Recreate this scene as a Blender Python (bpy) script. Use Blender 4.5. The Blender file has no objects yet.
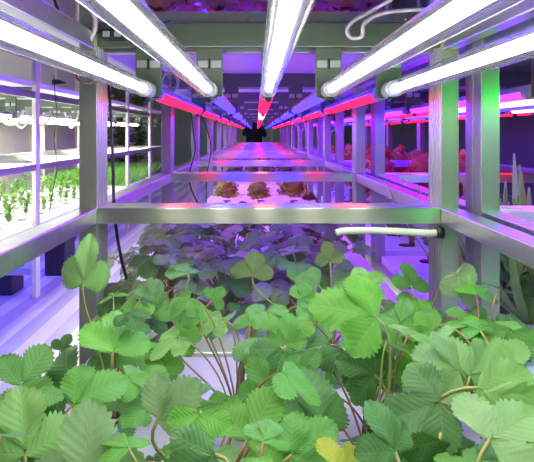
import bpy, math, random
from mathutils import Vector, Matrix
S = bpy.context.scene
C = S.collection
R = random.Random(7)
H = 0.72                     # eye height above the floor
F = 520.0                    # focal length in pixels of the 534 wide frame
PI = math.pi

# ------------------------------------------------------------------ camera
cd = bpy.data.cameras.new('camera'); cam = bpy.data.objects.new('camera', cd); C.objects.link(cam)
cd.sensor_width = 36; cd.lens = F/534*36; cd.clip_start = 0.02; cd.clip_end = 60
cam.location = (0, 0, H); cam.rotation_euler = (PI/2, 0, 0)
cd.shift_x = 10/534; cd.shift_y = -(231-133)/534
S.camera = cam
S.view_settings.view_transform = 'Standard'; S.view_settings.look = 'None'
S.view_settings.gamma = 1; S.view_settings.use_curve_mapping = False
S.view_settings.exposure = 0.0

def aniso(m, rot=0.):
    n = m.node_tree.nodes; p = n['Principled BSDF']; t = n.new('ShaderNodeTangent'); t.direction_type = 'RADIAL'; t.axis = 'X'
    m.node_tree.links.new(t.outputs[0], p.inputs['Tangent'])
    p.inputs['Anisotropic'].default_value = .97; p.inputs['Anisotropic Rotation'].default_value = rot
    return m
def at(px, py, Y):           # a point of the place seen in that direction at distance Y
    return Vector(((px-257)/F*Y, Y, H-(py-133)/F*Y))

# ------------------------------------------------------------------ materials
def mat(name, col, rough=.5, metal=0., noise=0., nscale=20., bump=0., stretch=None, spec=.5):
    m = bpy.data.materials.new(name); m.use_nodes = True
    n = m.node_tree.nodes; l = m.node_tree.links; p = n['Principled BSDF']
    p.inputs['Base Color'].default_value = (*col, 1)
    p.inputs['Roughness'].default_value = rough; p.inputs['Metallic'].default_value = metal
    p.inputs['Specular IOR Level'].default_value = spec
    if noise or bump:
        tc = n.new('ShaderNodeTexCoord'); mp = n.new('ShaderNodeMapping'); nz = n.new('ShaderNodeTexNoise')
        l.new(tc.outputs['Object'], mp.inputs[0]); l.new(mp.outputs[0], nz.inputs['Vector'])
        mp.inputs['Scale'].default_value = stretch or (1, 1, 1)
        nz.inputs['Scale'].default_value = nscale; nz.inputs['Detail'].default_value = 4
        if noise:
            mx = n.new('ShaderNodeMix'); mx.data_type = 'RGBA'
            mx.inputs['A'].default_value = (*[c*(1-noise) for c in col], 1)
            mx.inputs['B'].default_value = (*[min(1, c*(1+noise)) for c in col], 1)
            l.new(nz.outputs['Fac'], mx.inputs['Factor']); l.new(mx.outputs['Result'], p.inputs['Base Color'])
        if bump:
            b = n.new('ShaderNodeBump'); b.inputs['Strength'].default_value = bump; b.inputs['Distance'].default_value = .003 if stretch else .002
            l.new(nz.outputs['Fac'], b.inputs['Height']); l.new(b.outputs[0], p.inputs['Normal'])
    return m

def glow(name, col, s):
    m = bpy.data.materials.new(name); m.use_nodes = True
    n = m.node_tree.nodes; l = m.node_tree.links
    n.remove(n['Principled BSDF']); e = n.new('ShaderNodeEmission')
    e.inputs[0].default_value = (*col, 1); e.inputs[1].default_value = s
    l.new(e.outputs[0], n['Material Output'].inputs[0])
    return m

STEEL = mat('brushed steel', (.60, .62, .56), .30, .97, .14, 30, .15, (1, 1, 1))
POSTM = mat('dull steel post', (.42, .44, .35), .36, .7, .1, 14, .1)
BARM = aniso(mat('horizontally brushed steel', (.74, .75, .62), .33, .96, .12, 10, .12, (1, 20, 20)))
STEELD = mat('satin steel', (.50, .51, .53), .42, .75, .15, 12, .1)
PLATE = mat('galvanised plate', (.15, .19, .14), .42, .8, .2, 9, .1)
CREAM = mat('cream enamel', (.78, .76, .58), .4, 0, .06, 8)
BOARD = mat('white foam board', (.86, .86, .86), .6, 0, .04, 60, .2)
DARK = mat('black plastic', (.015, .015, .018), .45)
HOLD = mat('grey lamp holder', (.50, .53, .48), .5)
LILAC = mat('pale plastic hose', (.42, .35, .42), .4)
WHOSE = mat('ivory corrugated hose', (.9, .89, .74), .5)
REDW = mat('red wire', (.55, .03, .05), .4)
HOUS = mat('grey lamp housing', (.55, .54, .60), .4, .2)
PET = mat('leaf stalk', (.42, .40, .12), .5, 0, .3, 30)
PETR = mat('reddish leaf stalk', (.40, .17, .10), .5, 0, .3, 30)
CROWN = mat('plant crown', (.16, .10, .04), .8, 0, .4, 60, .5)
WHITE = glow('white lamp', (1.0, 1.0, .97), 29)
RED = glow('red lamp', (1, .005, .030), 8.5)
BLUE = glow('blue lamp', (.006, .003, 1), 46)
VIOL = glow('violet lamp', (.09, .004, 1), 32)
PINK = glow('pink lamp', (1, .40, .50), 5)
GREEN = glow('green lamp', (.02, 1, .12), 20)
WHITEL = glow('white lamp of the left row', (1.0, 1.0, .88), 24)

def sleeve_mat():
    m = bpy.data.materials.new('clear lamp sleeve'); m.use_nodes = True
    n = m.node_tree.nodes; l = m.node_tree.links; p = n['Principled BSDF']
    p.inputs['Base Color'].default_value = (.045, .047, .05, 1); p.inputs['Roughness'].default_value = .15
    t = n.new('ShaderNodeBsdfTransparent'); mx = n.new('ShaderNodeMixShader')
    lw = n.new('ShaderNodeLayerWeight'); lw.inputs[0].default_value = .35
    mr = n.new('ShaderNodeMapRange'); mr.inputs['To Min'].default_value = .10; mr.inputs['To Max'].default_value = .85
    l.new(lw.outputs['Facing'], mr.inputs['Value']); l.new(mr.outputs[0], mx.inputs[0])
    l.new(t.outputs[0], mx.inputs[1]); l.new(p.outputs[0], mx.inputs[2]); l.new(mx.outputs[0], n['Material Output'].inputs[0])
    return m
SLEEVE = sleeve_mat()

def leaf_mat(name, veins=True, trans=.30):
    """green taken from each leaf's own colour; pinnate veins run along the leaf's own coordinates; paler underside"""
    m = bpy.data.materials.new(name); m.use_nodes = True
    n = m.node_tree.nodes; l = m.node_tree.links; p = n['Principled BSDF']
    p.inputs['Roughness'].default_value = .42; p.inputs['Specular IOR Level'].default_value = .35
    oi = n.new('ShaderNodeObjectInfo'); geo = n.new('ShaderNodeNewGeometry')
    tc = n.new('ShaderNodeTexCoord'); nz = n.new('ShaderNodeTexNoise'); nz.inputs['Scale'].default_value = 45
    l.new(tc.outputs['Object'], nz.inputs['Vector'])
    def M(op, a, b=None, c=None):
        k = n.new('ShaderNodeMath'); k.operation = op
        for i, v in enumerate((a, b, c)):
            if v is None: continue
            if isinstance(v, (int, float)): k.inputs[i].default_value = v
            else: l.new(v, k.inputs[i])
        return k.outputs[0]
    def mix(f, a, b, mode='MIX'):
        k = n.new('ShaderNodeMix'); k.data_type = 'RGBA'; k.blend_type = mode
        for s, v in (('Factor', f), ('A', a), ('B', b)):
            if isinstance(v, (int, float)): k.inputs[s].default_value = v
            elif isinstance(v, tuple): k.inputs[s].default_value = v
            else: l.new(v, k.inputs[s])
        return k.outputs['Result']
    col = mix(M('MULTIPLY', nz.outputs['Fac'], .40), oi.outputs['Color'], (.05, .16, .02, 1))
    pale = mix(.40, oi.outputs['Color'], (.40, .56, .26, 1))
    if veins:
        uv = n.new('ShaderNodeUVMap'); sx = n.new('ShaderNodeSeparateXYZ'); l.new(uv.outputs[0], sx.inputs[0])
        av = M('MULTIPLY', M('ABSOLUTE', M('SUBTRACT', sx.outputs[1], .5)), 2.0)
        ph = M('MULTIPLY', M('SUBTRACT', sx.outputs[0], M('MULTIPLY', av, .24)), 8.0)
        rid = M('ABSOLUTE', M('SUBTRACT', M('FRACT', ph), .5))          # 0.5 on the vein gap, 0 mid
        vein = M('SMOOTH_MIN', M('MULTIPLY', M('MAXIMUM', M('SUBTRACT', rid, .38), 0), 8), 1, .1)
        mid = M('MAXIMUM', M('SUBTRACT', 1, M('MULTIPLY', av, 14)), 0)
        vv = M('MAXIMUM', vein, mid)
        col = mix(M('MULTIPLY', vv, .22), col, (.40, .58, .26, 1))
        pale = mix(M('MULTIPLY', vv, .3), pale, (.62, .74, .48, 1))
        b = n.new('ShaderNodeBump'); b.inputs['Strength'].default_value = .32; b.inputs['Distance'].default_value = .0009
        b.invert = True
        l.new(M('MAXIMUM', M('MULTIPLY', rid, 2), mid), b.inputs['Height']); l.new(b.outputs[0], p.inputs['Normal'])
    c2 = mix(geo.outputs['Backfacing'], col, pale)
    l.new(c2, p.inputs['Base Color'])
    tr = n.new('ShaderNodeBsdfTranslucent'); ms = n.new('ShaderNodeMixShader'); ms.inputs[0].default_value = trans
    l.new(mix(.4, c2, (.35, .65, .08, 1)), tr.inputs[0])
    l.new(p.outputs[0], ms.inputs[1]); l.new(tr.outputs[0], ms.inputs[2]); l.new(ms.outputs[0], n['Material Output'].inputs[0])
    return m
LEAF = leaf_mat('strawberry leaf'); SOFT = leaf_mat('soft leaf', False, .25)

# ------------------------------------------------------------------ mesh helpers
class MB:
    def __init__(s): s.v = []; s.f = []; s.m = []; s.uv = []
    def box(s, x0, x1, y0, y1, z0, z1, mi=0):
        o = len(s.v)
        s.v += [(x, y, z) for z in (z0, z1) for y in (y0, y1) for x in (x0, x1)]
        for q in ((0, 2, 3, 1), (4, 5, 7, 6), (0, 1, 5, 4), (2, 6, 7, 3), (0, 4, 6, 2), (1, 3, 7, 5)):
            s.f.append(tuple(o+i for i in q)); s.m.append(mi)
        return s
    def tube(s, pts, r, n=8, mi=0, cap=True):
        pts = [Vector(p) for p in pts]; o = len(s.v); N = len(pts)
        rr = r if isinstance(r, (list, tuple)) else [r]*N
        t0 = (pts[1]-pts[0]).normalized(); a = t0.orthogonal().normalized()
        for i, p in enumerate(pts):
            t = (pts[min(i+1, N-1)]-pts[max(i-1, 0)]).normalized()
            a = (a-t*a.dot(t)); a = a.normalized() if a.length > 1e-6 else t.orthogonal().normalized()
            b = t.cross(a)
            s.v += [tuple(p+(a*math.cos(2*PI*k/n)+b*math.sin(2*PI*k/n))*rr[i]) for k in range(n)]
        for i in range(N-1):
            for k in range(n):
                s.f.append((o+i*n+k, o+i*n+(k+1) % n, o+(i+1)*n+(k+1) % n, o+(i+1)*n+k)); s.m.append(mi)
        if cap:
            s.f.append(tuple(o+k for k in reversed(range(n)))); s.m.append(mi)
            s.f.append(tuple(o+(N-1)*n+k for k in range(n))); s.m.append(mi)
        return s
    def mesh(s, name, mats, smooth=False):
        me = bpy.data.meshes.new(name); me.from_pydata(s.v, [], s.f)
        for m in (mats if isinstance(mats, (list, tuple)) else [mats]): me.materials.append(m)
        me.polygons.foreach_set('material_index', s.m)
        if smooth: me.polygons.foreach_set('use_smooth', [True]*len(me.polygons))
        if s.uv:
            lay = me.uv_layers.new(name='UVMap')
            for lp in me.loops: lay.data[lp.index].uv = s.uv[lp.vertex_index] if lp.vertex_index < len(s.uv) else (0, .5)
        me.update(); return me

def link(name, me, parent=None, loc=(0, 0, 0)):
    o = bpy.data.objects.new(name, me); C.objects.link(o); o.location = loc
    if parent: o.parent = parent
    return o
def build(name, mb, mats, parent=None, smooth=False, loc=(0, 0, 0), bevel=0):
    o = link(name, mb.mesh(name, mats, smooth), parent, loc)
    if bevel:
        b = o.modifiers.new('bevel', 'BEVEL'); b.width = bevel; b.segments = 2; b.limit_method = 'ANGLE'
    return o
def tag(o, label, cat, group=None, kind=None):
    if label: o['label'] = label
    if cat: o['category'] = cat
    if group: o['group'] = group
    if kind: o['kind'] = kind
    return o
def root(name, loc, label, cat, group=None):
    o = bpy.data.objects.new(name, None); C.objects.link(o); o.location = loc; o.empty_display_size = .02
    return tag(o, label, cat, group)
KIDS = {}
def kids(o): return [c for c in bpy.data.objects if c.parent == o]
def dup(o, loc=None, rz=None, label=None, group=None):
    if o.name not in KIDS: KIDS[o.name] = [(c, kids(c)) for c in kids(o)]
    c = o.copy(); C.objects.link(c)
    if loc is not None: c.location = loc
    if rz is not None: c.rotation_euler.z = rz
    if label: c['label'] = label
    if group: c['group'] = group
    for ch, gs in KIDS[o.name]:
        d = ch.copy(); C.objects.link(d); d.parent = c
        for g in gs:
            e = g.copy(); C.objects.link(e); e.parent = d
    return c
def smooth_path(pts, n=8):
    P = [Vector(p) for p in pts]; P = [P[0]*2-P[1]]+P+[P[-1]*2-P[-2]]; out = []
    for i in range(1, len(P)-2):
        for k in range(n):
            t = k/n
            out.append(.5*((2*P[i])+(P[i+1]-P[i-1])*t+(2*P[i-1]-5*P[i]+4*P[i+1]-P[i+2])*t*t+(3*P[i]-P[i-1]-3*P[i+1]+P[i+2])*t**3))
    out.append(P[-2]); return out

# ------------------------------------------------------------------ the room
def struct(name, mb, m): return tag(build(name, mb, m), None, None, kind='structure')
def floor_mat():
    m = mat('pale vinyl floor', (.74, .73, .78), .28, 0, .05, 6)
    n = m.node_tree.nodes; l = m.node_tree.links; p = n['Principled BSDF']
    tc = n.new('ShaderNodeTexCoord'); sx = n.new('ShaderNodeSeparateXYZ'); l.new(tc.outputs['Object'], sx.inputs[0])
    def M(op, a, b):
        k = n.new('ShaderNodeMath'); k.operation = op; l.new(a, k.inputs[0]); k.inputs[1].default_value = b; return k.outputs[0]
    fr = M('FRACT', M('MULTIPLY', sx.outputs[0], 7.5), 0); st = M('GREATER_THAN', fr, .5)
    mx = n.new('ShaderNodeMix'); mx.data_type = 'RGBA'; mx.inputs['A'].default_value = (.84, .84, .86, 1); mx.inputs['B'].default_value = (.56, .55, .66, 1)
    l.new(st, mx.inputs['Factor']); l.new(mx.outputs['Result'], p.inputs['Base Color'])
    return m
X0, X1, Y0, Y1, ZC = -2.3, 1.95, -1.6, 11.6, 2.7
struct('floor', MB().box(X0, X1, Y0, Y1, -.05, 0), floor_mat())
struct('ceiling', MB().box(X0, X1, Y0, Y1, ZC, ZC+.05), mat('painted ceiling', (.5, .5, .52), .8))
struct('wall_left', MB().box(X0-.08, X0, Y0, Y1, -.05, ZC+.05), mat('ivory wall panels', (.80, .75, .64), .6, 0, .08, 2))
struct('wall_right', MB().box(X1, X1+.08, Y0, Y1, -.05, ZC+.05), mat('dark green wall', (.10, .09, .14), .35, 0, .2, 3))
struct('wall_back', MB().box(X0, X1, Y1, Y1+.08, -.05, ZC+.05), mat('grey end wall', (.36, .42, .38), .4, 0, .2, 3))
struct('wall_front', MB().box(X0, X1, Y0-.08, Y0, -.05, ZC+.05), mat('grey near wall', (.4, .4, .42), .6))
tr = MB()
for x in (-.30, -.12, .10, .30): tr.box(x, x+.05, 11.56, 11.6, 0, 2.5)
struct('trim_1', tr, mat('pale mullion', (.5, .55, .5), .4))

for k in range(12):
    y = 2.6+k*.66
    tag(build(f'trim_{k+2}', MB().box(X0, X0+.03, y, y+.30, 0, 2.5), CREAM, bevel=.004), None, None, kind='structure')
W = bpy.data.worlds.new('room air'); S.world = W; W.use_nodes = True
W.node_tree.nodes['Background'].inputs[0].default_value = (.55, .5, .7, 1)
W.node_tree.nodes['Background'].inputs[1].default_value = .06

# ------------------------------------------------------------------ racks
CX = .0216                           # middle of the middle row
IW = .62; PW = .0324                 # clear width, post width
TX = [-.196-CX, -.0858-CX, .0201-CX, .1295-CX, .238-CX]
LEN = .8024
ordw = ['first', 'second', 'third', 'fourth', 'fifth', 'sixth', 'seventh', 'eighth', 'ninth', 'tenth']

def make_rack(label, m_post, m_bar, brackets, group):
    """origin on the floor, middle of the front; y runs along the bay"""
    r = root('steel_rack', (0, 0, 0), label, 'rack', group)
    a = IW/2
    for sx in (-1, 1):
        for y in (0, LEN-PW):
            x0, x1 = (a, a+PW) if sx > 0 else (-a-PW, -a)
            b = MB().box(x0, x1, y, y+PW, 0, 1.95)
            # inner face lips give the post its two raised lines
            xi = x0 if sx > 0 else x1
            for k in (.25, .62): b.box(xi-.0012, xi+.0012, y+PW*k, y+PW*k+.003, 0, 1.95)
            build('post', b, m_post, r, bevel=.0018)
        x0, x1 = (a, a+PW) if sx > 0 else (-a-PW, -a)
        build('side_rail', MB().box(x0, x1, PW, LEN-PW, H-.164, H-.135), m_bar, r, bevel=.002)
        build('upper_side_rail', MB().box(x0+.004, x1-.004, PW, LEN-PW, H+.150, H+.182), m_bar, r, bevel=.002)
        build('tray_rail', MB().box(x0, x1, PW, LEN-PW, H-.452, H-.425), m_bar, r, bevel=.002)
    for y in (0, LEN-PW):
        build('crossbar', MB().box(-a, a, y, y+PW, H-.164, H-.135), BARM, r, bevel=.002)
        build('tray_beam', MB().box(-a, a, y, y+PW, H-.452, H-.425), m_bar, r, bevel=.002)
        build('foot_beam', MB().box(-a, a, y, y+PW, .10, .13), m_bar, r, bevel=.002)
    b = MB().box(-a, a, .002, .026, H+.196, H+.228); b.box(-a, a, .0, .004, H+.207, H+.211)
    for x in (-.145, .105): b.box(x-.022, x+.022, -.0015, .001, H+.199, H+.204, 1)
    b.tube([(-.035, -.003, H+.214), (-.035, .001, H+.214)], .006, 10); b.tube([(.26, -.003, H+.214), (.26, .001, H+.214)], .006, 10)
    build('shelf_lip', b, [m_bar, DARK], r, bevel=.0015)
    build('lamp_beam', MB().box(-a, a, LEN-PW+.002, LEN-PW+.018, H+.155, H+.2), PLATE, r, bevel=.002)
    build('upper_crossbar', MB().box(-a, a, .004, .026, H+.15, H+.176), m_bar, r, bevel=.002)
    for i, x in enumerate(TX):
        if not brackets: continue
        w = .012 if i == 2 else .0235
        # rear bracket: a plate with a dark slot, below the beam, and the round lampholder it carries
        p = MB().box(x-w, x+w, LEN-PW+.002, LEN-PW+.008, H+.066, H+.155)
        p.box(x-w*.9, x-w*.1, LEN-PW-.001, LEN-PW+.002, H+.118, H+.131, 2); p.box(x+w*.1, x+w*.9, LEN-PW-.001, LEN-PW+.002, H+.118, H+.131, 2)
        p.box(x-.0015, x+.0015, LEN-PW-.003, LEN-PW+.002, H+.115, H+.134, 1)
        q = build('lamp_bracket', p, [PLATE, DARK, STEELD], r, bevel=.001)
        hb = MB().tube([(x, LEN-PW-.026, H+.077), (x, LEN-PW-.004, H+.077), (x, LEN-PW+.002, H+.077)], [.0125, .015, .015], 16)
        hb.tube([(x, LEN-PW-.022, H+.060), (x, LEN-PW-.010, H+.060)], .006, 10, 1)
        build('lampholder', hb, [HOLD, DARK], q, True)
        p = MB().box(x-.010, x+.010, .012, .018, H+.066, H+.152)
        q = build('lamp_bracket', p, PLATE, r, bevel=.001)
        build('lampholder', MB().tube([(x, .018, H+.077), (x, .036, H+.077)], .0145, 16), HOLD, q, True)
    return r
protoM = make_rack('steel rack of the nearest bay, its crossbar across the middle of the view', POSTM, STEEL, True, 'racks of the middle row')
protoM.location = (CX, .167, 0)
near = ['', 'second rack of the middle row, just behind the bright crossbar', 'third rack of the middle row, behind the brown lettuces']
for k in range(1, 9):
    lab = near[k] if k < 3 else f'violet lit steel rack, {ordw[k]} from the front in the middle row'
    dup(protoM, (CX, .167+.806*k, 0), label=lab)
XL = -1.290; XR = .7304
PW0 = PW; PW = .019
rl = make_rack('cream steel rack across the left aisle, nearest of its row', CREAM, STEEL, True, 'racks left of the aisle'); rl.location = (XL, 1.480, 0); PW = PW0
for k in range(1, 5):
    dup(rl, (XL, 1.480+.806*k, 0), label=f'cream steel rack across the left aisle, {ordw[k]} of its row', group='racks left of the aisle')
for k in range(0, 6):
    dup(protoM, (XR, .130+.806*k, 0), label=['green lit steel rack close against the right edge', 'purple lit steel rack right of the middle row, behind the green one'][k] if k < 2 else f'purple steel rack right of the middle row, {ordw[k]} from the front', group='racks of the right row')

# ------------------------------------------------------------------ tube lamps
TL = .734
def make_white():
    r = root('tube_lamp', (0, 0, 0), '', 'tube lamp', 'white tube lamps over the nearest bay')
    build('lamp', MB().tube([(0, .018, 0), (0, TL-.018, 0)], .0064, 16), WHITE, r, True)
    build('sleeve', MB().tube([(0, .004+TL*i/12*.985, 0) for i in range(13)], .0138, 24, cap=False), SLEEVE, r, True)
    for y0, y1 in ((0, .016), (TL-.016, TL)):
        build('end_cap', MB().tube([(0, y0, 0), (0, y1, 0)], .0142, 24), mat('pale end cap', (.7, .72, .70), .35), r, True)
    return r
def arc_prism(r0, a0, a1, n, y0, y1, inner=0.0):
    b = MB(); m = n+1
    for y in (y0, y1):
        b.v += [(r0*math.cos(a0+(a1-a0)*i/n), y, r0*math.sin(a0+(a1-a0)*i/n)) for i in range(m)]
    for i in range(n): b.f.append((i, i+1, m+i+1, m+i)); b.m.append(0)
    b.f.append((0, m, 2*m-1, m-1)); b.m.append(0)
    b.f.append(tuple(range(m-1, -1, -1))); b.m.append(0); b.f.append(tuple(range(m, 2*m))); b.m.append(0)
    return b
def make_colour(m):
    r = root('tube_lamp', (0, 0, 0), '', 'tube lamp')
    build('housing', arc_prism(.0142, 0, PI, 12, .012, TL-.012), HOUS, r, True)
    build('lamp', arc_prism(.0138, PI, 2*PI, 12, .014, TL-.014), m, r, True)
    for y0, y1 in ((0, .012), (TL-.012, TL)):
        build('end_cap', MB().tube([(0, y0, 0), (0, y1, 0)], .0142, 16), HOLD, r, True)
    return r
# nearest bay: five white lamps, their near ends hung a little higher
Wp = make_white(); used = {}
posw = ['leftmost', 'second from left', 'middle one', 'second from right', 'rightmost']
y_end = .167+LEN-PW-.026
def put(proto, loc, label, group, tilt=0):
    k = id(proto)
    if k not in used:
        used[k] = 1; o = proto; o.location = loc
    else: o = dup(proto, loc)
    o.rotation_euler = (tilt, 0, 0); o['label'] = label; o['category'] = 'tube lamp'
    if group: o['group'] = group
    elif 'group' in o.keys(): del o['group']
    return o
TILT = -.004
for i, x in enumerate(TX):
    put(Wp, (CX+x, y_end-TL*math.cos(.0), H+.077-TL*math.sin(TILT)), f'bright white tube lamp over the nearest strawberries, {posw[i]} of five',
        'white tube lamps over the nearest bay', TILT)
protoC = {n: make_colour(m) for n, m in (('red', RED), ('blue', BLUE), ('violet', VIOL), ('pink', PINK), ('green', GREEN), ('white', WHITEL))}
for k in range(1, 9):
    pat = ['red', 'blue', 'red', 'blue', 'red'] if k != 2 else ['red', 'blue', 'pink', 'blue', 'red']
    for i, x in enumerate(TX):
        put(protoC[pat[i]], (CX+x, .167+.806*k+.038, H+.077), f'{pat[i]} tube lamp in the {ordw[k]} bay of the middle row, {posw[i]}', 'coloured tube lamps of the middle row')
# left row: white lamps
for k in range(0, 4):
    for i in range(5):
        put(protoC['white'], (XL+TX[i], 1.480+.806*k+.038, H+.077), f'white tube lamp across the left aisle, {ordw[k]} rack, {posw[i]} of its five places', 'white tube lamps of the left row')
# right row: green over the nearest bay, violet behind
for k in range(0, 6):
    for i in range(0, 5):
        c = ['green', 'red', 'violet', 'green', 'red'][i] if k == 0 else ['violet', 'red', 'blue', 'violet', 'red'][i]
        if k == 1 and i in (1, 3): c = 'pink'
        if k > 2 and i in (1, 3): continue
        put(protoC[c], (XR+TX[i], .130+.806*k+.038, H+.077), f'{c} tube lamp in the right row, {ordw[k]} rack, {posw[i]}', 'coloured tube lamps of the right row')
# upper tier of the second and third bays
for k in (1, 2, 3):
    for i in (0, 1, 2, 3, 4):
        c = ['blue', 'red', 'blue', 'red', 'blue'][i]
        put(protoC[c], (CX+TX[i], .167+.806*k+.038, H+.44), f'{c} tube lamp of the upper tier above the {ordw[k]} bay, {posw[i]}', 'tube lamps of the upper tier')
# lower tier: lamps added below the trays to light the aisle floor
for k in (1, 2):
    for i in (0, 4):
        put(protoC['white'], (CX+TX[i], .167+.806*k+.038, H-.48), f'tube lamp added to light the aisle floor, under the {ordw[k]} bay, {"left" if i == 0 else "right"} one', 'tube lamps added to light the floor')
for k in (0, 1):  # blue lamps added low in the left row to tint the floor
    for i in (1,):
        put(protoC['blue'], (XL+TX[i], 1.480+.806*k+.038, H-.48), f'blue tube lamp added for floor light across the left aisle, {ordw[k]} rack, {"inner one"}', 'tube lamps added to light the floor')
for n, p in protoC.items():
    if id(p) not in used:
        for c in kids(p): bpy.data.objects.remove(c)
        bpy.data.objects.remove(p)

# ------------------------------------------------------------------ planting boards
def board(cx, y0, z, label, group, holes=True, L=LEN):
    b = MB().box(cx-IW/2-.012, cx+IW/2+.012, y0+.034, y0+L-.034, z-.022, z)
    if holes:                                    # raised collars round the planting holes
        for ix in (-.2, 0, .2):
            for iy in range(4):
                yy = y0+.12+iy*.19; b.tube([(cx+ix, yy, z-.001), (cx+ix, yy, z+.003)], .022, 14, 1)
    o = build('planting_board', b, [BOARD, DARK], bevel=0)
    return tag(o, label, 'board', group)
ZB = H-.403
board(CX, .167, ZB, 'white planting board under the nearest strawberry plants', 'planting boards')
for k in range(1, 9):
    board(CX, .167+.806*k, ZB, ['', 'purple lit board under the strawberries behind the bright crossbar', 'pink lit board carrying the brown lettuces'][k] if k < 3 else f'planting board in the {ordw[k]} bay of the middle row', 'planting boards')
for k in range(0, 5):
    board(XL, 1.480+.806*k, ZB, f'white planting board on the {ordw[k]} rack across the left aisle', 'planting boards')
for k in range(0, 6):
    board(XR, .130+.806*k, ZB, f'purple lit planting board on the {ordw[k]} rack of the right row', 'planting boards')
for k in (1, 2, 3):
    board(CX, .167+.806*k, H+.222, f'upper tier board above the {ordw[k]} bay of the middle row', 'planting boards', False)

for k in range(0, 5):
    board(XL, 1.480+.806*k, H+.222, f'white upper board over the {ordw[k]} rack across the left aisle', 'planting boards', False)

# ------------------------------------------------------------------ strawberry leaves
def leaflet(mb, L, Wd, org, ang, fold, curl, rng, wav=.0, asym=0.):
    nu, nv = 30, 4
    o = len(mb.v); ca, sa = math.cos(ang), math.sin(ang)
    for i in range(nu+1):
        u = i/nu
        w = Wd*.5*(max(0, math.sin(PI*u**1.12))**.70)
        for j in range(-nv, nv+1):
            v = j/nv
            ww = w*(1+asym*(.12 if v > 0 else -.12))
            du = 0
            if abs(j) == nv and 3 < i < nu:          # forward pointing teeth
                t = i % 3
                ww *= (.90, 1.0, 1.085)[t]; du = (-.004, .006, .026)[t]
            x = v*ww; y = (u+du+abs(v)*.05*math.sin(PI*u))*L
            if i == nu: y = L*(1.0-.015*abs(v)); x = v*Wd*.05
            z = abs(v)*w*fold-curl*L*(u*u)+wav*L*math.sin(u*11+v*3+ang)*abs(v)-.45*curl*w*v*v*2
            X = org[0]+x*ca-y*sa; Y = org[1]+x*sa+y*ca
            mb.v.append((X, Y, org[2]+z)); mb.uv.append((u, v*.5+.5))
    n = 2*nv+1
    for i in range(nu):
        for j in range(n-1):
            mb.f.append((o+i*n+j, o+i*n+j+1, o+(i+1)*n+j+1, o+(i+1)*n+j)); mb.m.append(0)
def trifoliate(seed, spread=1.25, side=.92):
    rng = random.Random(seed); mb = MB()
    f = rng.uniform(.08, .45); c = rng.uniform(.05, .32)
    leaflet(mb, 1, rng.uniform(.70, .84), (0, .07, 0), 0, f, c, rng, rng.uniform(.015, .04))
    for s in (-1, 1):
        k = side*rng.uniform(.9, 1.03)
        leaflet(mb, k, k*rng.uniform(.70, .82), (0, 0, 0), s*spread*rng.uniform(.9, 1.08), rng.uniform(.05, .3), c*rng.uniform(.5, 1.5), rng, .03, s*.9)
    return mb.mesh('trifoliate_leaf', LEAF, True)
TRI = [trifoliate(i, sp) for i, sp in enumerate((1.25, 1.15, 1.35, 1.05, 1.3, .95, 1.2, 1.4))]
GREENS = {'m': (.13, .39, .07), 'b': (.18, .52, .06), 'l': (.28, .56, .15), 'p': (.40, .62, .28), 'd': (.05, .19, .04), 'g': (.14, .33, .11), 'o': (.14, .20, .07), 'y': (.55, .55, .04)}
def leaf_matrix(p, d, n, L):
    n = n.normalized(); d = (d-n*d.dot(n)).normalized(); x = d.cross(n)
    M = Matrix((x, d, n)).transposed().to_4x4()
    return Matrix.Translation(p) @ M @ Matrix.Scale(L, 4)
def add_leaf(plant, base, p, d, n, L, col, var, red=False, thick=.0016, sx=1.):
    """p, base in world; the leaf and its stalk become parts of the plant"""
    o = link('leaf', TRI[var % 8], plant); o.matrix_local = leaf_matrix(p-base, d, n, L) @ Matrix.Diagonal((sx, 1, 1, 1))
    k = R.uniform(.82, 1.2); o.color = (col[0]*k, col[1]*k, col[2]*k, 1)
    h = max(.02, (p.z-base.z))
    c0 = Vector((R.uniform(-.008, .008), R.uniform(-.008, .008), .004))
    e = p-base; dd = d.normalized()
    c1 = Vector((e.x*.18, e.y*.18, h*.55)); c2 = e-dd*min(.035, L)*.9-Vector((0, 0, .012))
    pts = []
    for i in range(11):
        t = i/10; pts.append(c0*(1-t)**3+c1*3*t*(1-t)**2+c2*3*t*t*(1-t)+e*t**3)
    q = build('petiole', MB().tube(pts, [thick*1.15-thick*.4*i/10 for i in range(11)], 6), PETR if red else PET, plant, True)
def plant_root(x, y, label, group, name='strawberry_plant'):
    r = root(name, (x, y, ZB), label, 'plant', group)
    build('crown', MB().tube([(0, 0, -.004), (.001, 0, .006), (0, .001, .016), (0, 0, .022)], [.010, .011, .008, .003], 10), CROWN, r, True)
    return r
PL = []
cols = [-.205, -.03, .13, .29]
rows = [.34, .53, .71, .88]
cname = ['left', 'centre left', 'centre right', 'right']; rname = ['front', 'second', 'third', 'rear']
for j, y in enumerate(rows):
    for i, x in enumerate(cols):
        if (i, j) in ((1, 3),): continue
        if j == 0 and i in (0, 3): x *= .86
        xx = x+R.uniform(-.02, .02); yy = y+R.uniform(-.02, .02)
        r = plant_root(xx, yy, f'green strawberry plant on the nearest board, {rname[j]} row, {cname[i]} column', 'strawberry plants of the nearest bay')
        PL.append((Vector((xx, yy, ZB)), r))
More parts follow.
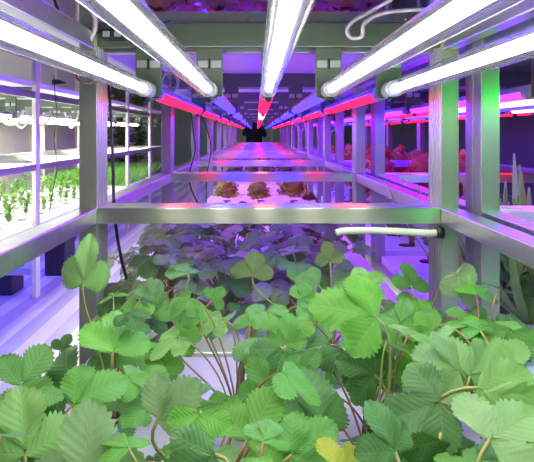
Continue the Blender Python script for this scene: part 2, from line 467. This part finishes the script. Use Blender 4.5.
# leaves seen one by one: where the leaf's middle joint is, distance, length in px, direction, lean, colour
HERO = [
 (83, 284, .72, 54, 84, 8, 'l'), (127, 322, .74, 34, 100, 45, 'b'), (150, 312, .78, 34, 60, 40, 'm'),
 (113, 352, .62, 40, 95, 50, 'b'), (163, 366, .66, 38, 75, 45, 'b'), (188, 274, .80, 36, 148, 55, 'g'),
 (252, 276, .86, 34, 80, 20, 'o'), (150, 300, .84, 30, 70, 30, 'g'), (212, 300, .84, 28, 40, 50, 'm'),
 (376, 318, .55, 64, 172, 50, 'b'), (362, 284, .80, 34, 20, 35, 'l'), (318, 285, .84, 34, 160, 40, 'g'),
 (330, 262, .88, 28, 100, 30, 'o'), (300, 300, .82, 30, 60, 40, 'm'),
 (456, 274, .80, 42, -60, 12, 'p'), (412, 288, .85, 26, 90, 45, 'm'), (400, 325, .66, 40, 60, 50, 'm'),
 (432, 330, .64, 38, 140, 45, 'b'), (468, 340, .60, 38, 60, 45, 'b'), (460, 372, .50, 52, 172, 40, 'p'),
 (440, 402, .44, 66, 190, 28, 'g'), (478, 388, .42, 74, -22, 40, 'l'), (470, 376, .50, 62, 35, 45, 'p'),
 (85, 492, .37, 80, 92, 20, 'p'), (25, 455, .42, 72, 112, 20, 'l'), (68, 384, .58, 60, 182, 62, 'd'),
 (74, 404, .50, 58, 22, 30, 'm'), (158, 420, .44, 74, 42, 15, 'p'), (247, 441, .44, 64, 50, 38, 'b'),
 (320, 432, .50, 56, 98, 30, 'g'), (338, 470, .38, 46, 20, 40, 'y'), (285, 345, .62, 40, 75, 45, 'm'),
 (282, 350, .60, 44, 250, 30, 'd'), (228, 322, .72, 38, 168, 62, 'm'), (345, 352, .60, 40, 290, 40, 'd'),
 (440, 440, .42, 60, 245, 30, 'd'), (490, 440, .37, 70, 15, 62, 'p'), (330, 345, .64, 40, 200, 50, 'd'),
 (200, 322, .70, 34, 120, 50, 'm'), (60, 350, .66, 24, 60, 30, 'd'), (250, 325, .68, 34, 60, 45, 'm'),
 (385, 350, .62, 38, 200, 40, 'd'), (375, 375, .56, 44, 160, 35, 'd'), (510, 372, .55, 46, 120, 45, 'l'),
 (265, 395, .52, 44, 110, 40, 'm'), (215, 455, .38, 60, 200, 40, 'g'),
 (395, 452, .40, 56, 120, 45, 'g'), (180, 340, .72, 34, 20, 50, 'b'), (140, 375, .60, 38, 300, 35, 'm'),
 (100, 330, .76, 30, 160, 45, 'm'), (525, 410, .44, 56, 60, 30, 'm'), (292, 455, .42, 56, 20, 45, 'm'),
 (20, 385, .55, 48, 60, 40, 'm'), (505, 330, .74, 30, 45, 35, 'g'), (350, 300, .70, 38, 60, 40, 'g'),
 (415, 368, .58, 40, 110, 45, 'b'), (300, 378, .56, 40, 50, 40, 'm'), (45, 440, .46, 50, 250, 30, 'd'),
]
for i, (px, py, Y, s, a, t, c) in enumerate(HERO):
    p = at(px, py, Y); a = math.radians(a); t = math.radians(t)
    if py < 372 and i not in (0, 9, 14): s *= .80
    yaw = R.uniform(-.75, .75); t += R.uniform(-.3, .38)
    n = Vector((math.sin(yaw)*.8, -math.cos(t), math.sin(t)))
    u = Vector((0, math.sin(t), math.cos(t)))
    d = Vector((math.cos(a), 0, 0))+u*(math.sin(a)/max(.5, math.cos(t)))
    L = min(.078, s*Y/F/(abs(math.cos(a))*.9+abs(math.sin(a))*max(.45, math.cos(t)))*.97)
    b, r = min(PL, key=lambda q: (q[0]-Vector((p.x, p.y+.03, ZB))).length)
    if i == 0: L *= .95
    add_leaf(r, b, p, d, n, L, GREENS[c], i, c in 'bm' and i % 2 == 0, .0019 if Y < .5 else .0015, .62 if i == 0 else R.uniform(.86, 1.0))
def fill(r, b, n, rmin, rmax, hmin, hmax, s0, s1, cs, keep=None):
    for i in range(n):
        f = 2*PI*(i/n)+R.uniform(-.3, .3); q = R.uniform(rmin, rmax); h = R.uniform(hmin, hmax)
        p = b+Vector((math.cos(f)*q, math.sin(f)*q, h))
        if keep and not keep(p): continue
        d = Vector((math.cos(f), math.sin(f), R.uniform(-.4, .3)))
        nn = Vector((math.cos(f)*R.uniform(-.2, .7), math.sin(f)*R.uniform(-.2, .7)-.25, 1))
        add_leaf(r, b, p, d, nn, R.uniform(s0, s1), GREENS[R.choice(cs)], R.randrange(8), R.random() < .5, .0013)
def okfill(p):                                   # stay inside the rack, below what the camera looks over
    py = 133+F*(H-p.z)/p.y; px = 257+F*p.x/p.y
    if px < 95 and py < 380: return False
    if 328 < px < 365 and 390 < py < 438: return False
    if 170 < px < 246 and 338 < py < 388: return False
    return -.28 < p.x < .36 and py > 288
for b, r in PL: fill(r, b, 24, .02, .10, .05, .19, .024, .044, 'mmbgbldm', okfill)
# second bay: two plants made in full, the rest turned copies
B2 = []
for q in range(3):
    r = plant_root(0, 0, '', 'strawberry plants of the second bay'); b = Vector((0, 0, ZB))
    fill(r, b, 22, .02, .10, .05, .165, .036, .056, 'opgml')
    B2.append(r)
k = 0
r2 = ['front', 'second', 'third', 'rear']; c2 = ['left', 'centre left', 'centre right', 'right']
for j, y in enumerate((1.08, 1.25, 1.43, 1.60)):
    for i, x in enumerate((-.21, -.07, .07, .20)):
        if i == 3 and j < 2: continue
        lab = f'purple lit strawberry plant behind the bright crossbar, {r2[j]} row, {c2[i]} column'
        loc = (x+R.uniform(-.02, .02), y+R.uniform(-.02, .02), ZB)
        if k < 3: o = B2[k]; o.location = loc; o['label'] = lab
        else: dup(B2[k % 3], loc, R.uniform(0, 6.28), lab)
        k += 1
k = 0
for j, y in enumerate((1.24, 1.40, 1.56, 1.85, 2.08)):
    for i, x in enumerate((.56, .72, .90)):
        dup(B2[k % 3], (x+R.uniform(-.02, .02), y+R.uniform(-.03, .03), ZB), R.uniform(0, 6.28),
            f'dark purple strawberry plant in the right row, {["front", "second", "third", "fourth", "rear"][j]} row, {["left", "centre", "right"][i]} one', 'strawberry plants of the right row'); k += 1

# ------------------------------------------------------------------ other crops
def blade(mb, base, d, up, L, Wd, ruf, nseg=6):
    side = d.cross(up).normalized(); o = len(mb.v)
    for i in range(nseg+1):
        u = i/nseg; w = Wd*.5*math.sin(PI*min(1, .12+u*.84))**.7
        c = base+d*(L*u)+up*(L*(.55*u-.35*u*u))
        for v in (-1, 0, 1):
            z = ruf*L*math.sin(i*2.3+v*2)*abs(v)+.12*Wd*abs(v)
            mb.v.append(tuple(c+side*(v*w)+up*z))
    for i in range(nseg):
        for j in range(2): mb.f.append((o+i*3+j, o+i*3+j+1, o+(i+1)*3+j+1, o+(i+1)*3+j)); mb.m.append(0)
def lettuce_mesh(seed, n=80, r=.05):
    rg = random.Random(seed); mb = MB()
    for i in range(n):
        f = i*2.4; e = -.15+1.6*(i/n)**.9; L = r*rg.uniform(.85, 1.2)
        d = Vector((math.cos(f)*math.cos(e), math.sin(f)*math.cos(e), math.sin(e))); up = Vector((-math.cos(f)*math.sin(e), -math.sin(f)*math.sin(e), math.cos(e)))
        k = rg.uniform(.1, .55)
        blade(mb, Vector((0, 0, .045))+d*r*k, d, up, L, L*1.0, .16)
    mb.tube([(0, 0, -.002), (0, 0, .03)], .009, 8, 1)
    return mb.mesh('lettuce', [SOFT, PET], True)
LT = [lettuce_mesh(i) for i in range(3)]
def lettuce(loc, s, col, label, group, i=0, sz=1.):
    o = link('lettuce', LT[i % 3], None, loc); o.scale = (s, s, s*sz); o.rotation_euler.z = R.uniform(0, 6); o.color = (*col, 1)
    return tag(o, label, 'lettuce', group)
BR = (.98, .74, .07)
for px, w, lab in ((226, 1.02, 'brownish green lettuce behind the crossbar, left of the three'), (259, .98, 'brownish green lettuce behind the crossbar, middle of the three'), (292, 1.2, 'brownish green lettuce behind the crossbar, right and largest of the three')):
    lettuce(((px-257)/F*2.76, 2.76, ZB), w, BR, lab, 'lettuces of the third bay', px, 1.3)
lettuce(((309-257)/F*2.9, 2.9, ZB), .6, (.5, .2, .06), 'small reddish lettuce right of the three brown ones', 'lettuces of the third bay')
lettuce(((243-257)/F*2.66, 2.66, ZB), .45, (.12, .10, .3), 'tiny dark violet lettuce between the brown ones', 'lettuces of the third bay', 1)
for k in range(5, 8):
    for i, x in enumerate((-.2, -.05, .1, .25)):
        for j in range(2):
            lettuce((x, .167+.806*k+.25+.35*j, ZB), 1.0, (.35, .25, .08), f'lettuce in the {ordw[k]} bay, {["front", "rear"][j]} row, {cname[i]}', 'lettuces of the far bays', i+j)
for j, y in enumerate((2.35, 2.7, 3.05, 3.4, 3.8, 4.2)):
    for i, x in enumerate((.55, .74, .93)):
        lettuce((x, y, ZB), 1.35, (.85, .17, .03), f'tall red leaf lettuce in the right row, {ordw[j]} from the front, {["left", "centre", "right"][i]}', 'red lettuces of the right row', i+j, 1.85)
for j, y in enumerate((1.15, 1.45, 2.0)):
    for i, x in enumerate((-.22, -.08, .06, .2)):
        lettuce((x, y, H+.222), 1.2, (.7, .2, .1), f'red lettuce on the upper tier, {ordw[j]} row, {cname[i]}', 'lettuces of the upper tier', i+j)
# seedlings across the left aisle
def seedling_mesh(seed):
    rg = random.Random(seed); mb = MB(); h = rg.uniform(.10, .16)
    pts = [(rg.uniform(-.006, .006)*i, rg.uniform(-.006, .006)*i, h*i/4) for i in range(5)]; pts[0] = (0, 0, -.002)
    mb.tube(pts, .0018, 5, 1)
    for i in range(14):
        f = rg.uniform(0, 6.28); e = rg.uniform(-.1, .8); z = h*rg.uniform(.25, 1)
        d = Vector((math.cos(f)*math.cos(e), math.sin(f)*math.cos(e), math.sin(e))); up = Vector((-math.cos(f)*math.sin(e), -math.sin(f)*math.sin(e), math.cos(e)))
        blade(mb, Vector((0, 0, z)), d, up, rg.uniform(.035, .055), .030, .05, 4)
    return mb.mesh('seedling', [SOFT, PET], True)
SD = [seedling_mesh(i) for i in range(5)]
for k in range(3):
    for iy in range(7):
        for ix in range(4):
            o = link('leafy_seedling', SD[R.randrange(5)], None, (XL-.24+ix*.16+R.uniform(-.02, .02), 1.56+.806*k+iy*.105, ZB)); o.rotation_euler.z = R.uniform(0, 6)
            c = GREENS[R.choice('bml')]; o.color = (c[0]*.9, c[1]*.75, c[2]*.7, 1); s = R.uniform(.6, .85); o.scale = (s, s, s)
            tag(o, f'small leafy seedling on the {ordw[k]} rack across the left aisle, {["far", "inner far", "inner near", "aisle side"][ix]} row', 'seedling', f'seedlings of the {ordw[k]} left rack, row {ordw[ix]}')
# dense sprouts, nobody could count them
mb = MB()
for i in range(2600):
    x = R.uniform(-.30, .30); y = R.uniform(.05, .75); h = R.uniform(.05, .12); f = R.uniform(0, 6.28)
    blade(mb, Vector((x, y, 0)), Vector((math.cos(f)*.35, math.sin(f)*.35, .93)).normalized(), Vector((-math.sin(f), math.cos(f), .1)).normalized(), h, .010, .0, 2)
for k in (3, 4):
    if k == 3: o = build('sprouts', mb, SOFT, None, loc=(XL, 1.480+.806*k, ZB)); sp = o
    else: o = link('sprouts', sp.data, None, (XL, 1.480+.806*k, ZB))
    o.color = (.16, .5, .03, 1); tag(o, f'dense bright green sprouts on the {ordw[k]} rack across the left aisle', 'sprouts', kind='stuff')
# tall dark climbers behind the left row
def tall_mesh(seed):
    rg = random.Random(seed); mb = MB(); mb.tube([(0, 0, 0), (.01, .01, .6), (0, 0, 1.35)], .008, 6, 1)
    for i in range(170):
        f = rg.uniform(0, 6.28); e = rg.uniform(-.6, .5); z = rg.uniform(.1, 1.4)
        d = Vector((math.cos(f)*math.cos(e), math.sin(f)*math.cos(e), math.sin(e))); up = Vector((-math.cos(f)*math.sin(e), -math.sin(f)*math.sin(e), math.cos(e)))
        blade(mb, d*.03+Vector((0, 0, z)), d, up, rg.uniform(.08, .15), .06, .05, 4)
    return mb.mesh('climbing_plant', [SOFT, PET], True)
TM = [tall_mesh(i) for i in range(2)]
for i in range(5):
    o = link('climbing_plant', TM[i % 2], None, (-1.95+R.uniform(-.05, .05), 7.0+i*.45, 0)); o.color = (.03, .10, .03, 1); o.rotation_euler.z = i
    tag(o, f'tall dark green climbing plant by the left wall, {ordw[i]} from the front', 'plant', 'climbing plants by the left wall')
# strap leaved plants in the right row
def strap_mesh(seed):
    rg = random.Random(seed); mb = MB()
    for i in range(15):
        f = i*2.4; lean = rg.uniform(.2, .75); d = Vector((math.cos(f)*lean, math.sin(f)*lean, 1)).normalized()
        up = Vector((math.cos(f), math.sin(f), -lean)).normalized()
        blade(mb, Vector((0, 0, -.002)), d, up, rg.uniform(.22, .34), .019, 0, 8)
    return mb.mesh('strap_plant', SOFT, True)
SM = [strap_mesh(i) for i in range(3)]
for i, (x, y) in enumerate(((.53, 1.18), (.575, 1.10), (.60, 1.26), (.64, 1.33), (.66, 1.14), (.70, 1.24))):
    o = link('strap_leaved_plant', SM[i % 3], None, (x, y, ZB)); o.color = (.42, .62, .12, 1); o.rotation_euler.z = i*1.3; o.scale = (1, 1, 1.22)
    tag(o, f'pale plant with narrow upright leaves in the right row, {ordw[i]} from the left', 'plant', 'narrow leaved plants of the right row')

# ------------------------------------------------------------------ cables and hoses
def cable(name, pts, r, m, label, cat='cable', n=8, seg=8, rib=0):
    P = smooth_path(pts, seg); rr = r
    if rib: rr = [r*(1+rib*(i % 2)) for i in range(len(P))]
    return tag(build(name, MB().tube(P, rr, n), m, None, True), label, cat)
cable('power_cable', [at(89, -6, .99), at(92, 20, .99), at(97, 45, 1.0), at(107, 75, 1.015), at(111, 120, 1.02), at(113, 165, 1.02), at(114, 205, 1.02), at(117, 235, 1.02), at(122, 262, 1.03), at(127, 282, 1.05), at(132, 330, 1.06)], .0032, DARK, 'black power cable hanging just behind the left front post')
cable('power_cable', [at(54, 74, 2.46), at(55, 95, 2.46), at(57, 115, 2.46), at(54, 140, 2.46), at(57, 165, 2.46), at(53, 190, 2.46), at(49, 212, 2.46)], .0022, DARK, 'thin wire hanging in front of the left racks', seg=6)
cable('power_cable', [at(190, 105, 1.79), at(193, 128, 1.8), at(195, 150, 1.8), at(189, 178, 1.8), at(196, 200, 1.8), at(203, 208, 1.8)], .0026, DARK, 'black cable hanging behind the second crossbar, left one')
cable('power_cable', [at(200, 112, 1.82), at(208, 132, 1.82), at(211, 150, 1.83), at(207, 175, 1.83), at(206, 208, 1.83)], .0022, DARK, 'black cable hanging behind the second crossbar, right one')
cable('corrugated_hose', [at(336, 233, .93), at(344, 231, .932), at(370, 230.5, .932), at(400, 231.5, .932), at(425, 233, .932), at(438, 232.5, .932)], .0058, WHOSE, 'ivory corrugated hose running below the right half of the crossbar', 'hose', 10, 16, .16)
ft = MB().tube([at(436, 232.5, .932), at(443, 232.5, .932)], .0105, 12); ft.tube([at(439, 224.5, .932), at(439, 236, .932)], .004, 8)
tag(build('hose_fitting', ft, DARK, None, True), 'dark fitting at the right end of the ivory hose', 'fitting')
def coil(cx, cy, Y, r, turns, asp=.7, drift=(0, 0)):
    return [at(cx+r*math.cos(t)+drift[0]*t, cy+asp*r*math.sin(t)+drift[1]*t, Y+.004*t) for t in [2*PI*turns*i/(turns*12) for i in range(int(turns*12)+1)]]
cable('looped_hose', [at(402, -8, .90), at(385, 3, .91), at(366, 14, .92), at(352, 22, .92), at(347, 31, .92), at(352, 38, .92), at(362, 36, .915), at(364, 24, .91), at(380, 14, .91), at(408, 10, .91), at(440, 9, .91)], .0036, LILAC, 'lilac hose looped above the right lamps', 'hose')
cable('looped_hose', [at(160, 83, 1.03), at(166, 74, 1.03), at(174, 74, 1.03), at(178, 82, 1.03), at(174, 90, 1.03), at(168, 88, 1.03)], .003, LILAC, 'pale hose loop under the left lamps', 'hose')
cable('looped_hose', [at(78, -6, .90), at(86, 4, .91), at(93, 14, .92), at(95, 28, .92), at(90, 40, .92)], .0045, LILAC, 'pale curved hose at upper left above the lamps', 'hose')
cable('wire_coil', coil(88, 74, .93, 8, 2.5, 1.1, (.3, .1)), .0022, LILAC, 'pale wire coil at the top of the left front post', 'wire')
cable('wire_coil', coil(84, 73, .935, 8, 1.0, 1.2), .0019, REDW, 'red wire loop at the top of the left front post', 'wire')
cable('conduit', [(-.318, .25, H+.108), (-.318, .6, H+.108), (-.318, .93, H+.108)], .0055, mat('dark bronze conduit', (.12, .09, .09), .4, .5), 'dark conduit running under the left lamp towards the post', 'conduit')
bx = MB().box(-.277, -.235, .918, .9385, H+.166, H+.184); bx.box(-.272, -.260, .916, .919, H+.170, H+.180, 1); bx.box(-.252, -.240, .916, .919, H+.170, H+.180, 1)
tag(build('junction_box', bx, [DARK, STEELD], bevel=.001), 'dark junction box at upper left on the lamp beam', 'box')
# white curls hanging from the left lamps
for i, (px, w) in enumerate(((12, 12), (22, 10), (42, 9), (72, 7))):
    Y = 2.35 if px < 50 else 2.95
    cable('lamp_lead', [at(px-w, 112, Y), at(px-w*.7, 122, Y), at(px, 125+i % 2*3, Y), at(px+w*.7, 120, Y), at(px+w, 110, Y)], .005, CREAM, f'white lead drooping below the left row lamps, {ordw[i]} from the left', 'wire')
for i, (px, Y) in enumerate(((300, 2.9), (331, 2.9), (320, 4.0))):
    cable('lamp_lead', [at(px-7, 118, Y), at(px-4, 125, Y), at(px+2, 131, Y), at(px+5, 124, Y), at(px-2, 117, Y)], .004, LILAC, f'pale lead looping under the coloured lamps, {ordw[i]} one', 'wire')
# plug with its wire, drooping in the left aisle
pg = MB().tube([at(53, 82, 2.46), at(59, 82, 2.46), at(66, 83, 2.46)], [.014, .012, .003], 8)
tag(build('plug', pg, DARK, None, True), 'black plug on the thin wire before the left racks', 'plug')
# dark crates under the left row
for i, (x, y, w, h, d) in enumerate(((-1.02, 2.62, .10, .17, .15), (-1.13, 2.30, .09, .14, .12))):
    b = MB().box(x-w/2, x+w/2, y, y+d, 0, h); b.box(x-w/2-.006, x+w/2+.006, y-.006, y+d+.006, h-.02, h)
    for q in (-.3, 0, .3): b.box(x+q*w-.004, x+q*w+.004, y-.004, y, .01, h-.03)
    tag(build('crate', b, [mat('dark crate', (.03, .02, .04), .5), STEELD], bevel=.003), ['taller dark crate on the floor under the left row', 'smaller dark crate on the floor, nearer on the aisle'][i], 'crate')

# ------------------------------------------------------------------ the person kneeling beyond the far end
def skin_body():
    J = [((0, 0, .50), .13), ((0, -.02, .66), .125), ((-.01, -.05, .82), .14), ((-.03, -.08, .93), .06), ((-.04, -.10, .99), .055)]
    E = [(0, 1), (1, 2), (2, 3), (3, 4)]
    def chain(start, pts):
        p = start
        for q in pts: J.append(q); E.append((p, len(J)-1)); p = len(J)-1
    chain(2, [((.17, -.04, .86), .055), ((.21, -.20, .70), .045), ((.06, -.30, .94), .032)])
    chain(2, [((-.17, -.05, .86), .055), ((-.20, -.22, .72), .045), ((-.10, -.31, .93), .032)])
    chain(0, [((.11, -.02, .46), .095), ((.13, -.42, .48), .065), ((.13, -.38, .07), .045), ((.13, -.52, .035), .035)])
    chain(0, [((-.11, -.02, .46), .095), ((-.13, -.30, .07), .065), ((-.13, .10, .055), .045), ((-.13, .22, .04), .03)])
    me = bpy.data.meshes.new('person'); me.from_pydata([j[0] for j in J], E, [])
    o = bpy.data.objects.new('person', me); C.objects.link(o)
    sm = o.modifiers.new('skin', 'SKIN'); sm.use_smooth_shade = True
    for v, j in zip(me.skin_vertices[0].data, J): v.radius = (j[1], j[1]); v.use_root = False
    me.skin_vertices[0].data[0].use_root = True
    o.modifiers.new('sub', 'SUBSURF').levels = 2; o.modifiers['sub'].render_levels = 2
    return o
def ball(mb, c, r, n=14, m=10, mi=0, sq=(1, 1, 1)):
    o = len(mb.v)
    for i in range(m+1):
        for k in range(n):
            a = PI*i/m; b = 2*PI*k/n
            mb.v.append((c[0]+r*sq[0]*math.sin(a)*math.cos(b), c[1]+r*sq[1]*math.sin(a)*math.sin(b), c[2]+r*sq[2]*math.cos(a)))
    for i in range(m):
        for k in range(n): mb.f.append((o+i*n+k, o+(i+1)*n+k, o+(i+1)*n+(k+1) % n, o+i*n+(k+1) % n)); mb.m.append(mi)
CLOTH = mat('dark clothing', (.012, .013, .02), .8); SKINM = mat('skin', (.42, .25, .18), .6)
per = skin_body(); per.data.materials.append(CLOTH); per.location = (-.05, 9.7, 0); per.scale = (.94, .94, .94)
tag(per, 'dark clothed person kneeling at the far end, holding a camera to the face', 'person')
hb = MB(); ball(hb, (-.04, -.12, 1.09), .078, sq=(.92, 1.1, 1.3)); ball(hb, (-.04, -.205, 1.075), .014, 8, 6, sq=(.8, 1.2, 1.2))
for s in (-1, 1):
    ball(hb, (-.04+s*.075, -.11, 1.08), .02, 8, 6, sq=(.4, .8, 1.3)); ball(hb, (-.04+s*.03, -.195, 1.10), .011, 8, 6, 1)
hb.box(-.062, -.018, -.202, -.19, 1.03, 1.036, 2)
head = build('head', hb, [SKINM, DARK, REDW], per, True)
hr = MB(); ball(hr, (-.04, -.10, 1.115), .088, sq=(.95, 1.08, 1.15)); build('hair', hr, DARK, per, True)
for s, hx in ((1, .05), (-1, -.12)):
    g = MB(); ball(g, (hx, -.325, 1.0), .034, sq=(.7, .55, 1.1))
    for k in range(4): g.tube([(hx-s*.01, -.345, .985+.02*k), (hx-s*.035, -.365, .988+.02*k), (hx-s*.058, -.36, .99+.02*k)], [.0095, .009, .007], 6)
    g.tube([(hx, -.33, .97), (hx-s*.03, -.31, .965), (hx-s*.045, -.30, .975)], [.011, .010, .008], 6)
    build('hand', g, SKINM, per, True)
cb = MB().box(-.10, .03, -.33, -.26, 1.0, 1.09); cb.tube([(-.035, -.33, 1.045), (-.035, -.42, 1.045)], .035, 16); cb.box(-.06, -.01, -.32, -.27, 1.09, 1.11)
tag(build('photo_camera', cb, DARK, loc=(-.05, 9.7, 0), bevel=.004), 'black camera held up by the kneeling person', 'camera')

# ------------------------------------------------------------------ added room light that brightens the far end
b = MB().box(-.6, .6, 9.0, 9.3, ZC-.05, ZC); o = build('added_ceiling_light', b, HOUS, bevel=.004)  # ceiling lamp added so the far opening reads brighter
tag(o, 'added ceiling light brightening the room beyond the far end', 'ceiling light')
build('diffuser', MB().box(-.57, .57, 9.02, 9.28, ZC-.055, ZC-.0495), glow('added room light', (.9, 1, .9), 14), o)

cable('power_cable', [at(52, -8, .9), at(58, 10, .9), at(66, 24, .91), at(84, 32, .92), at(104, 33, .925)], .0028, DARK, 'black cable looping in at the upper left corner towards the dark box')
cable('power_cable', [at(124, 36, .925), at(135, 33, .93), at(150, 26, .93), at(170, 22, .93)], .0022, DARK, 'short black cable leaving the dark box at upper left')

dup(o, (-1.35, -4.6, 0), label='added ceiling light brightening the wall above the left racks')  # second ceiling lamp, added to lift the left wall
for c in kids(bpy.data.objects['added_ceiling_light.001']): c.name = 'diffuser'
